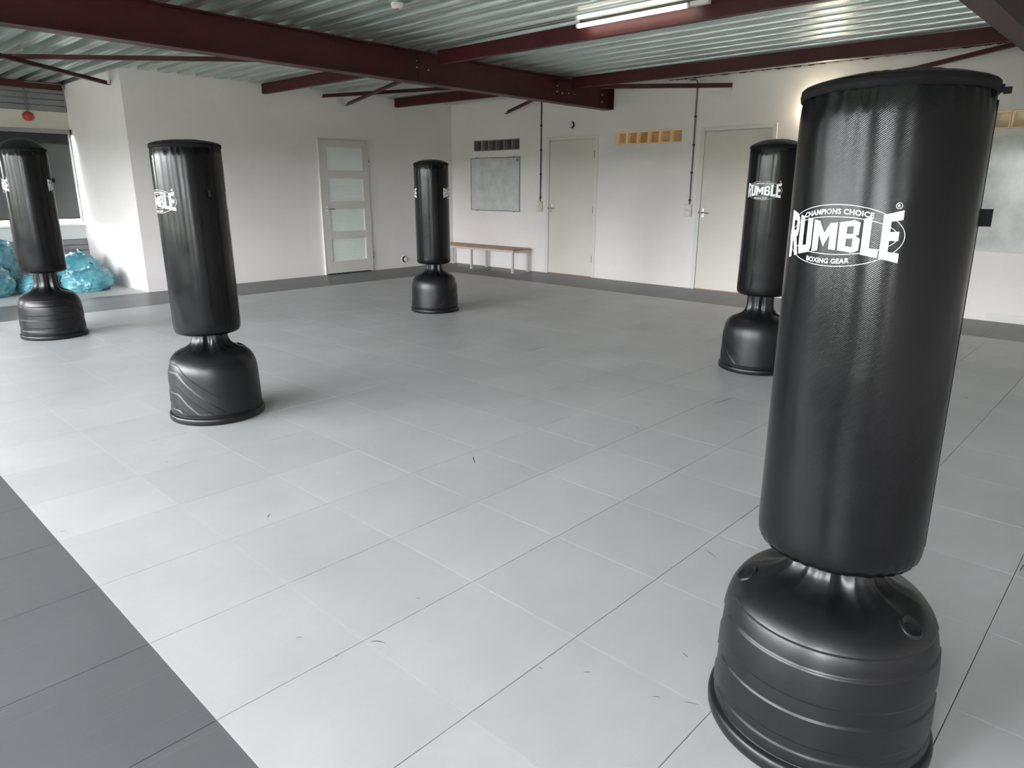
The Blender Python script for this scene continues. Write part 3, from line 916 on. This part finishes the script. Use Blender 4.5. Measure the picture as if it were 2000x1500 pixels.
def base_mesh():
    fine = spline(UP, 24)
    prof = [(r, z) for r, z in BASE_PROF[:-1]]
    for q in fine:
        step = 0.0021 if q[1] < 0.395 else 0.006
        if math.hypot(q[0] - prof[-1][0], q[1] - prof[-1][1]) >= step or q is fine[-1]:
            prof.append(q)
    n = 400
    mb = MB(); vs, fs = [], []
    for r, z in prof:
        for k in range(n):
            a = 2 * PI * k / n
            d = abs((math.degrees(a) + 180) % 360 - 180)
            rr = r
            if 0.062 < z < 0.45:
                sh = 0.0040 * max(0.0, d - 75) * sstep(60, 92, d)
                g = 0.0
                for i, (lo, hi) in enumerate(BANDS):
                    l, h = lo - sh, hi - sh * (1.0 - 0.12)
                    fade = 1.0 - sstep(128, 150, d) if i == 0 else 1.0
                    e = 0.0018
                    g = max(g, fade * sstep(l - e, l + e, z) * (1 - sstep(h - e, h + e, z)))
                rr -= 0.0034 * g * sstep(0.062, 0.070, z)
            if 0.425 < z:
                # six scooped flutes round the neck
                w_ = sstep(0.428, 0.475, z)
                c = math.cos(6 * a)
                rr *= 1 - 0.20 * w_ * (1 - sstep(0.56, 0.64, z) * 0.6) * max(0.0, c) ** 1.3 + 0.05 * w_ * max(0.0, -c) ** 3
            vs.append((rr * math.cos(a), rr * math.sin(a), z))
    for i in range(len(prof) - 1):
        for k in range(n):
            fs.append((i * n + k, i * n + (k + 1) % n, (i + 1) * n + (k + 1) % n, (i + 1) * n + k))
    mb.add(vs, fs, True)
    mb.add([vs[k] for k in range(n)], [tuple(range(n - 1, -1, -1))])
    me = mb.mesh('bag_base')
    me.materials.append(M['plastic'])
    return me

BZ0, BZ1 = 0.562, 1.712
def body_mesh():
    n = 160
    rows = [(0.085, BZ0 + 0.012), (0.14, BZ0 + 0.002), (0.172, BZ0 + 0.001), (0.189, BZ0 + 0.007), (0.198, BZ0 + 0.017), (0.2025, BZ0 + 0.03), (0.2045, BZ0 + 0.05)]
    zz = BZ0 + 0.08
    while zz < BZ1 - 0.07:
        rows.append((RB, zz)); zz += 0.03
    rows += [(RB, BZ1 - 0.06), (RB, BZ1 - 0.045), (RB - 0.0005, BZ1 - 0.03), (RB - 0.001, BZ1 - 0.02), (RB - 0.002, BZ1 - 0.012), (RB - 0.0025, BZ1 - 0.005), (RB - 0.003, BZ1)]
    vs, fs = [], []
    for r, z in rows:
        for k in range(n + 1):
            a = 2 * PI * k / n
            ph = noise.noise((math.cos(a) * 3.3, math.sin(a) * 3.3, 1.7))
            pk = math.sin(a * 37 + 5 * ph) * 0.5 + 0.5
            amp = noise.noise((math.cos(a) * 2.1, math.sin(a) * 2.1, 9.2)) * 0.5 + 0.5
            top = sstep(BZ1 - 0.055, BZ1 - 0.01, z); bot = 1 - sstep(BZ0 + 0.005, BZ0 + 0.05, z)
            dn = 0.0006 * noise.noise((math.cos(a) * 2.2, math.sin(a) * 2.2, z * 3.0))
            rr = r + dn - 0.0085 * pk * amp * top - 0.0085 * pk * amp * bot * (0.3 if z < BZ0 + 0.002 else 1)
            vs.append((rr * math.cos(a), rr * math.sin(a), z))
    m_ = n + 1
    for i in range(len(rows) - 1):
        for k in range(n):
            fs.append((i * m_ + k, i * m_ + k + 1, (i + 1) * m_ + k + 1, (i + 1) * m_ + k))
    mb = MB().add(vs, fs, True)
    me = mb.mesh('bag_body')
    uv = me.uv_layers.new(name='UVMap')
    for p in me.polygons:
        for li in p.loop_indices:
            vi = me.loops[li].vertex_index
            uv.data[li].uv = ((vi % m_) / n * 2 * PI * RB, vs[vi][2])
    me.materials.append(M['vinyl'])
    return me

def lid_mesh(h, seed):
    n = 128
    pw = 3.6 if h < 0.05 else 2.3
    z0 = 0.024
    rows = [(RB - 0.003, 0.0), (RB - 0.001, 0.006), (RB, 0.014), (RB - 0.0005, 0.020)]
    for q in (0.990, 0.97, 0.94, 0.90, 0.84, 0.76, 0.66, 0.54, 0.40, 0.25, 0.1):
        rows.append((RB * q, z0 + (h - z0) * (1 - q ** pw)))
    vs, fs = [], []
    for i, (r, z) in enumerate(rows):
        for k in range(n):
            a = 2 * PI * k / n
            q = noise.noise((math.cos(a) * 4 + seed, math.sin(a) * 4, z * 6))
            w_ = sstep(0.02, 0.04, z) * (r / RB) ** 0.5
            pk = math.sin(a * 29 + 4 * q)
            rr = r - 0.003 * w_ * (pk * .5 + .5) * (0.5 + q)
            zz = z + w_ * (0.005 * noise.noise((r * math.cos(a) * 9 + seed, r * math.sin(a) * 9, 3)) + 0.0015 * pk)
            vs.append((rr * math.cos(a), rr * math.sin(a), zz))
    for i in range(len(rows) - 1):
        for k in range(n):
            fs.append((i * n + k, i * n + (k + 1) % n, (i + 1) * n + (k + 1) % n, (i + 1) * n + k))
    mb = MB().add(vs, fs, True)
    off = (len(rows) - 1) * n
    mb.add(vs[off:], [tuple(range(n))], True)
    me = mb.mesh('bag_lid')
    me.materials.append(M['lid'])
    return me

# ---- printed emblem, drawn flat in (s, v) metres and wrapped on the cylinder
LW, LH = 0.297, 0.138
def logo_mesh():
    V, Fc = [], []
    def quad(p, nu=4, nv=4, fn=None):
        o = len(V)
        for j in range(nv + 1):
            for i in range(nu + 1):
                u, v = i / nu, j / nv
                x = (1 - u) * (1 - v) * p[0][0] + u * (1 - v) * p[1][0] + u * v * p[2][0] + (1 - u) * v * p[3][0]
                y = (1 - u) * (1 - v) * p[0][1] + u * (1 - v) * p[1][1] + u * v * p[2][1] + (1 - u) * v * p[3][1]
                V.append(fn(x, y) if fn else (x, y))
        for j in range(nv):
            for i in range(nu):
                a = o + j * (nu + 1) + i
                Fc.append((a, a + 1, a + nu + 2, a + nu + 1))
    def R(x0, x1, y0, y1): return ((x0, y0), (x1, y0), (x1, y1), (x0, y1))
    LET = {
        'R': [R(0, .36, 0, 1), R(.36, .70, .82, 1), ((.70, .55), (.98, .62), (.98, .90), (.70, 1)), R(.36, .70, .44, .60), ((.70, .44), (.88, .47), (.98, .62), (.70, .55)), ((.42, .44), (.76, .44), (1.04, 0), (.70, 0))],
        'U': [R(0, .36, .16, 1), R(.64, 1, .16, 1), ((.10, 0), (.90, 0), (1, .16), (0, .16)), R(.36, .64, .16, .22)],
        'M': [R(0, .27, 0, 1), R(.73, 1, 0, 1), ((.27, .55), (.5, .12), (.5, .60), (.27, 1)), ((.5, .12), (.73, .55), (.73, 1), (.5, .60))],
        'B': [R(0, .37, 0, 1), R(.37, .68, .83, 1), R(.37, .68, .44, .58), R(.37, .68, 0, .17), ((.68, .50), (.92, .56), (.95, .90), (.68, 1)), ((.68, 0), (.98, .10), (1, .44), (.68, .54))],
        'L': [R(0, .46, 0, 1), R(.46, 1, 0, .20)],
        'E': [R(0, .42, 0, 1), R(.42, 1, .82, 1), R(.42, .88, .42, .60), R(.42, 1, 0, .18)],
    }
    lay_ = [('R', -0.485, -0.345), ('U', -0.345 + .012, -0.185), ('M', -0.170, 0.035), ('B', 0.05, 0.205), ('L', 0.218, 0.335), ('E', 0.345, 0.475)]
    def env(x, y):           # y in 0..1 -> bow-tie envelope
        k = abs(x / 0.485) ** 1.35
        top = 0.205 + 0.215 * k
        bot = -0.225 - 0.185 * k
        return (x * LW, (bot + (top - bot) * y) * LH)
    for ch, a, b in lay_:
        for q in LET[ch]:
            pts = [(a + (b - a) * x, y) for x, y in q]
            quad(pts, 3, 3, env)
    def ring(rx, ry, t, cx=0, cy=0, n=96, cut=None):
        for k in range(n):
            a0, a1 = 2 * PI * k / n, 2 * PI * (k + 1) / n
            am = (a0 + a1) / 2
            if cut and cut(cx + rx * math.cos(am), cy + ry * math.sin(am)): continue
            P_ = []
            for rr, aa in ((-t / 2, a0), (t / 2, a0), (t / 2, a1), (-t / 2, a1)):
                P_.append((cx + (rx + rr) * math.cos(aa), cy + (ry + rr) * math.sin(aa)))
            o = len(V); V.extend(P_); Fc.append((o, o + 1, o + 2, o + 3))
    ring(0.5 * LW, 0.5 * LH, 0.0014)
    ring(0.455 * LW, 0.305 * LH, 0.0014)
    def text(body, size, cx, cy, curve, squash=1.0, bold=0.012):
        cu = bpy.data.curves.new('print', 'FONT')
        cu.body, cu.size, cu.align_x = body, 1.0, 'CENTER'
        cu.offset = bold
        cu.resolution_u = 3
        cu.space_character = 1.06
        ob = bpy.data.objects.new('print', cu)
        COL.objects.link(ob)
        bpy.context.view_layer.update()
        me = bpy.data.meshes.new_from_object(ob.evaluated_get(bpy.context.evaluated_depsgraph_get()))
        o = len(V)
        xs = [v.co.x for v in me.vertices]
        xm = (min(xs) + max(xs)) / 2
        for v in me.vertices:
            x = (v.co.x - xm) * size * squash + cx
            y = v.co.y * size + cy + curve(x)
            V.append((x, y))
        for p in me.polygons:
            Fc.append(tuple(o + i for i in p.vertices))
        bpy.data.objects.remove(ob); bpy.data.curves.remove(cu); bpy.data.meshes.remove(me)
    arc = lambda x: -(1 - math.sqrt(max(0.05, 1 - (x / (0.5 * LW)) ** 2))) * 0.40 * LH
    text('CHAMPIONS CHOICE', 0.0160, 0, 0.352 * LH, arc, 1.03, 0.03)
    text('BOXING GEAR', 0.0150, -0.01, -0.455 * LH, lambda x: -arc(x + 0.01), 1.03, 0.03)
    text('R', 0.0085, 0.437 * LW, 0.46 * LH, lambda x: 0, 1, 0.03)
    ring(0.0062, 0.0062, 0.0011, 0.437 * LW, 0.46 * LH + 0.003, 20)
    # wrap
    vs = []
    rad = RB + 0.0016
    for s, v in V:
        a = s / RB
        vs.append((rad * math.cos(a), rad * math.sin(a), v))
    me = bpy.data.meshes.new('emblem')
    me.from_pydata(vs, [], Fc)
    me.materials.append(M['print'])
    me.update()
    return me

BASE_ME, BODY_ME, LOGO_ME = base_mesh(), body_mesh(), logo_mesh()
NEAR_ME = BODY_ME.copy()
NEAR_ME.materials[0] = M['vinyl_twill']
def cap_mesh():
    me = MB().lathe([(0, -0.001), (0.022, -0.001), (0.025, 0.0025), (0.029, 0.003), (0.033, -0.003), (0.033, -0.010)], (0, 0, 0), n=24).mesh('filler_cap'); me.materials.append(M['plastic']); return me
CAP_ME = cap_mesh()
def zip_mesh():
    me = MB().lathe([(RB - 0.004, -0.003), (RB + 0.0022, -0.002), (RB + 0.0026, 0.005), (RB + 0.0034, 0.006), (RB + 0.0034, 0.010), (RB + 0.0026, 0.011), (RB + 0.0018, 0.020), (RB - 0.004, 0.021)], (0, 0, 0), n=96).mesh('zipper'); me.materials.append(M['webbing']); return me
ZIP_ME = zip_mesh()
def pull_mesh():
    b = MB().box(RB + 0.001, RB + 0.008, -0.006, 0.006, -0.006, 0.010).box(RB + 0.007, RB + 0.022, -0.003, 0.003, -0.010, 0.004)
    me = b.mesh('zip_pull'); me.materials.append(M['webbing']); return me
PULL_ME = pull_mesh()
def tag_mesh():
    me = MB().box(RB - 0.004, RB + 0.030, -0.0012, 0.0012, -0.020, 0.020).mesh('tag'); me.materials.append(M['webbing']); return me
TAG_ME = tag_mesh()
def seam_mesh():
    me = MB().box(RB - 0.003, RB + 0.0012, -0.0014, 0.0014, BZ0 + 0.06, BZ1 - 0.02).mesh('side_seam'); me.materials.append(M['webbing']); return me
SEAM_ME = seam_mesh()

def child(name, me, parent, loc=(0, 0, 0), rot=(0, 0, 0)):
    ob = bpy.data.objects.new(name, me)
    COL.objects.link(ob)
    ob.parent = parent
    ob.location, ob.rotation_euler = loc, rot
    WORLD[ob.name] = Vector((0, 0, 0))
    return ob

def punching_bag(c, tx, ty, dz, logo, tag_off, ribs, dome, seed, label, caps=()):
    c = Vector((c[0], c[1], 0))
    al = math.atan2(CAM.y - c.y, CAM.x - c.x)
    t = thing('punching_bag', c, label, 'punching bag', 'freestanding punching bags')
    b = child('base', BASE_ME, t, (0, 0, 0), (0, 0, al + math.radians(ribs)))
    for d in caps:
        a = math.radians(d - ribs)
        child('filler_cap', CAP_ME, b, (0.222 * math.cos(a), 0.222 * math.sin(a), 0.4335), (0, 0.62, a))
    body = child('bag_body', NEAR_ME if seed < 2 else BODY_ME, t, (tx * dz, ty * dz, dz), (-math.atan(ty), math.atan(tx), 0))
    # the body mesh itself turns freely about its axis: place its pieces by angle
    a = al + math.radians(logo)
    for k in (0, 1):
        child('emblem', LOGO_ME, body, (0, 0, 1.395), (0, 0, a + k * PI))
    child('side_seam', SEAM_ME, body, (0, 0, 0), (0, 0, a + math.radians(tag_off)))
    child('tag', TAG_ME, body, (0, 0, 1.44), (0, 0, a + math.radians(tag_off) + (0.25 if tag_off > 100 else 0)))
    lid = child('lid', lid_mesh(dome, seed), body, (0, 0, BZ1 - 0.002), (0, 0, seed))
    child('zipper', ZIP_ME, lid, (0, 0, 0.001))
    child('zip_pull', PULL_ME, lid, (0, 0, 0.002), (0, 0, a + math.radians(105) - seed))
    return t
punching_bag((-7.8179, -10.2344), 0.0372, 0.019, -0.0233, -26, 108, 12, 0.046, 1.1,
             'large black punching bag standing closest, at the right', caps=(-78, 58))
punching_bag((-4.0069, -8.2799), 0.0008, -0.0082, 0.068, -23, 110, -172, 0.075, 2.3,
             'black punching bag half hidden behind the nearest one', caps=(140,))
punching_bag((-7.7402, -6.2050), -0.003, 0.0168, -0.004, -66, 94, -130, 0.048, 3.7,
             'black punching bag tilted left, in front of the bare back wall', caps=(120,))
punching_bag((-4.0191, -4.1128), -0.0032, 0.0025, 0.018, -98, 100, 145, 0.066, 4.2,
             'black punching bag in the middle, nearest the far corner', caps=(160,))
punching_bag((-7.7559, -2.5016), -0.0064, -0.0033, 0.090, -88, 150, -42, 0.120, 5.9,
             'black punching bag at the left edge before the blue plastic bags', caps=(130,))

# ------------------------------------------------------------------ blue plastic sacks
def sack_mat():
    m, nt, p = new_mat('pale_blue_plastic_film')
    g = nt.nodes.new('ShaderNodeNewGeometry')
    v = nt.nodes.new('ShaderNodeTexNoise')
    v.inputs['Scale'].default_value = 5; v.inputs['Detail'].default_value = 5
    nt.links.new(g.outputs['Position'], v.inputs['Vector'])
    r = nt.nodes.new('ShaderNodeValToRGB')
    r.color_ramp.elements[0].position = 0.35; r.color_ramp.elements[1].position = 0.7
    r.color_ramp.elements[0].color = (0.05, 0.23, 0.30, 1)
    r.color_ramp.elements[1].color = (0.17, 0.42, 0.47, 1)
    nt.links.new(v.outputs['Fac'], r.inputs[0])
    nt.links.new(r.outputs[0], p.inputs['Base Color'])
    p.inputs['Roughness'].default_value = 0.22
    p.inputs['Specular IOR Level'].default_value = 0.7
    vo = nt.nodes.new('ShaderNodeTexVoronoi')
    vo.feature = 'DISTANCE_TO_EDGE'
    vo.inputs['Scale'].default_value = 11
    n2 = nt.nodes.new('ShaderNodeTexNoise')
    n2.inputs['Scale'].default_value = 6
    nt.links.new(g.outputs['Position'], n2.inputs['Vector'])
    ad = nt.nodes.new('ShaderNodeVectorMath'); ad.operation = 'ADD'
    nt.links.new(g.outputs['Position'], ad.inputs[0]); nt.links.new(n2.outputs['Color'], ad.inputs[1])
    nt.links.new(ad.outputs[0], vo.inputs['Vector'])
    b = nt.nodes.new('ShaderNodeBump')
    b.inputs['Strength'].default_value = 0.35; b.inputs['Distance'].default_value = 0.02
    nt.links.new(vo.outputs['Distance'], b.inputs['Height'])
    nt.links.new(b.outputs[0], p.inputs['Normal'])
    return m
M['sack'] = sack_mat()
def sack(c, rx, ry, h, seed, label, peak=(0, 0), rot=0.0):
    bm = bmesh.new()
    bmesh.ops.create_icosphere(bm, subdivisions=5, radius=1.0)
    rnd = random.Random(seed)
    folds = [(Vector((rnd.gauss(0, 1), rnd.gauss(0, 1), rnd.gauss(0, .7))).normalized(), rnd.uniform(0.5, 0.95), rnd.uniform(.4, .9)) for _ in range(34)]
    for v in bm.verts:
        d = v.co.normalized()
        r = 1.0 + 0.14 * noise.noise(d * 1.5 + Vector((seed, 0, 0)))
        for n_, off, st in folds:           # crumpled facets: planes slicing the ball
            k = d.dot(n_)
            if k > 0.5:
                r = min(r, (0.78 + 0.18 * off) / k)
        w0 = Vector((noise.noise(d * 3 + Vector((1, seed, 0))), noise.noise(d * 3 + Vector((seed, 2, 0))), noise.noise(d * 3 + Vector((0, 3, seed))))) * 0.35
        q1 = 1 - abs(noise.noise((d + w0) * 3.1 + Vector((0, seed, 0)))) * 2
        q2 = 1 - abs(noise.noise((d + w0) * 6.5 + Vector((seed, seed, 0)))) * 2
        q3 = 1 - abs(noise.noise((d + w0) * 13 + Vector((seed, 0, seed)))) * 2
        r += 0.10 * (q1 ** 3 if q1 > 0 else 0) + 0.055 * (q2 ** 3 if q2 > 0 else 0) + 0.022 * q3 - 0.07
        p = d * r
        z = p.z
        zz = (z + 0.62) / 1.62
        zz = max(zz, 0.0)
        x, y = p.x * rx, p.y * ry
        if zz == 0.0:
            x *= 0.98; y *= 0.98
        x += peak[0] * zz * zz; y += peak[1] * zz * zz
        ca, sa = math.cos(rot), math.sin(rot)
        v.co = Vector((x * ca - y * sa, x * sa + y * ca, zz * h))
    me = bpy.data.meshes.new('plastic_sack')
    bm.to_mesh(me); bm.free()
    for p in me.polygons: p.use_smooth = True
    me.materials.append(M['sack'])
    t = thing('plastic_sack', (c[0], c[1], 0), label, 'plastic bag', 'blue plastic sacks in the recess')
    s_ = child('film', me, t)
    # twisted neck of film on top
    nk = MB()
    k = Vector((peak[0] * .8, peak[1] * .8, h * 0.93))
    L = [(0.055, 0.0), (0.03, 0.025), (0.022, 0.05), (0.045, 0.08), (0.03, 0.10)]
    nk.lathe(L, k, (rnd.uniform(-.6, .6), rnd.uniform(-.9, -.2), 0.9), 9, False)
    mm = nk.mesh('tied_neck'); mm.materials.append(M['sack'])
    child('tied_neck', mm, t)
    return t
sack((-6.47, 0.82), 0.36, 0.30, 0.33, 3.0, 'crumpled blue plastic sack in front, beside the white recess wall', (0.05, 0.0))
sack((-6.40, 1.42), 0.34, 0.28, 0.50, 8.0, 'paler blue plastic sack behind the front one, below the cladding', (0.04, 0.05))
sack((-7.08, 1.12), 0.24, 0.24, 0.28, 13.0, 'flat blue plastic sack behind the left bag base', (0.0, 0.0))
sack((-7.52, 1.62), 0.36, 0.33, 0.76, 21.0, 'tall blue plastic sack at the left edge under the blind', (0.14, 0.0))
sack((-7.66, 1.02), 0.34, 0.28, 0.44, 34.0, 'low blue plastic sack at the left edge on the floor', (0.05, 0.0))

# ------------------------------------------------------------------ outdoors, seen only through the windows
g = MB().box(-70, 20, -60, 60, -0.62, -0.5).build('ground', M['grass'])
tag(g, 'green lawn outside the windows', 'ground', kind='structure')
def sky_block_hedge(a, b, h, label):  # leafy row added out of view, its height set to block low sky light
    a, b = Vector(a), Vector(b)
    d = b - a; L = d.length; d.normalize(); nrm = Vector((-d.y, d.x, 0))
    n, m_ = int(L / 0.8), 10
    vs, fs = [], []
    for i in range(n + 1):
        for j in range(m_ + 1):
            t = PI * j / m_
            p = a + d * (L * i / n)
            k = noise.noise((i * 0.31, j * 0.45, L)) * 0.5 + noise.noise((i * 0.11, 4.4, L)) * 0.5
            r = 1 + 0.35 * k
            q = p + nrm * (-math.cos(t) * 1.6 * r)
            vs.append((q.x, q.y, -0.5 + (h + 0.5) * max(0.0, math.sin(t)) ** 0.6 * r))
    for i in range(n):
        for j in range(m_):
            k = i * (m_ + 1) + j
            fs.append((k, k + 1, k + m_ + 2, k + m_ + 1))
    o = MB().add(vs, fs, True).build('sky_block_hedge', M['sky_block_hedge'])
    tag(o, label, 'sky_block_hedge')
sky_block_hedge((-40, -50, 0), (-40, 33, 0), 2.5, 'added unseen row of greenery that blocks low sky outside the left windows')
sky_block_hedge((-37, 36, 0), (15, 36, 0), 2.5, 'added unseen row of greenery that blocks low sky outside the facade window')
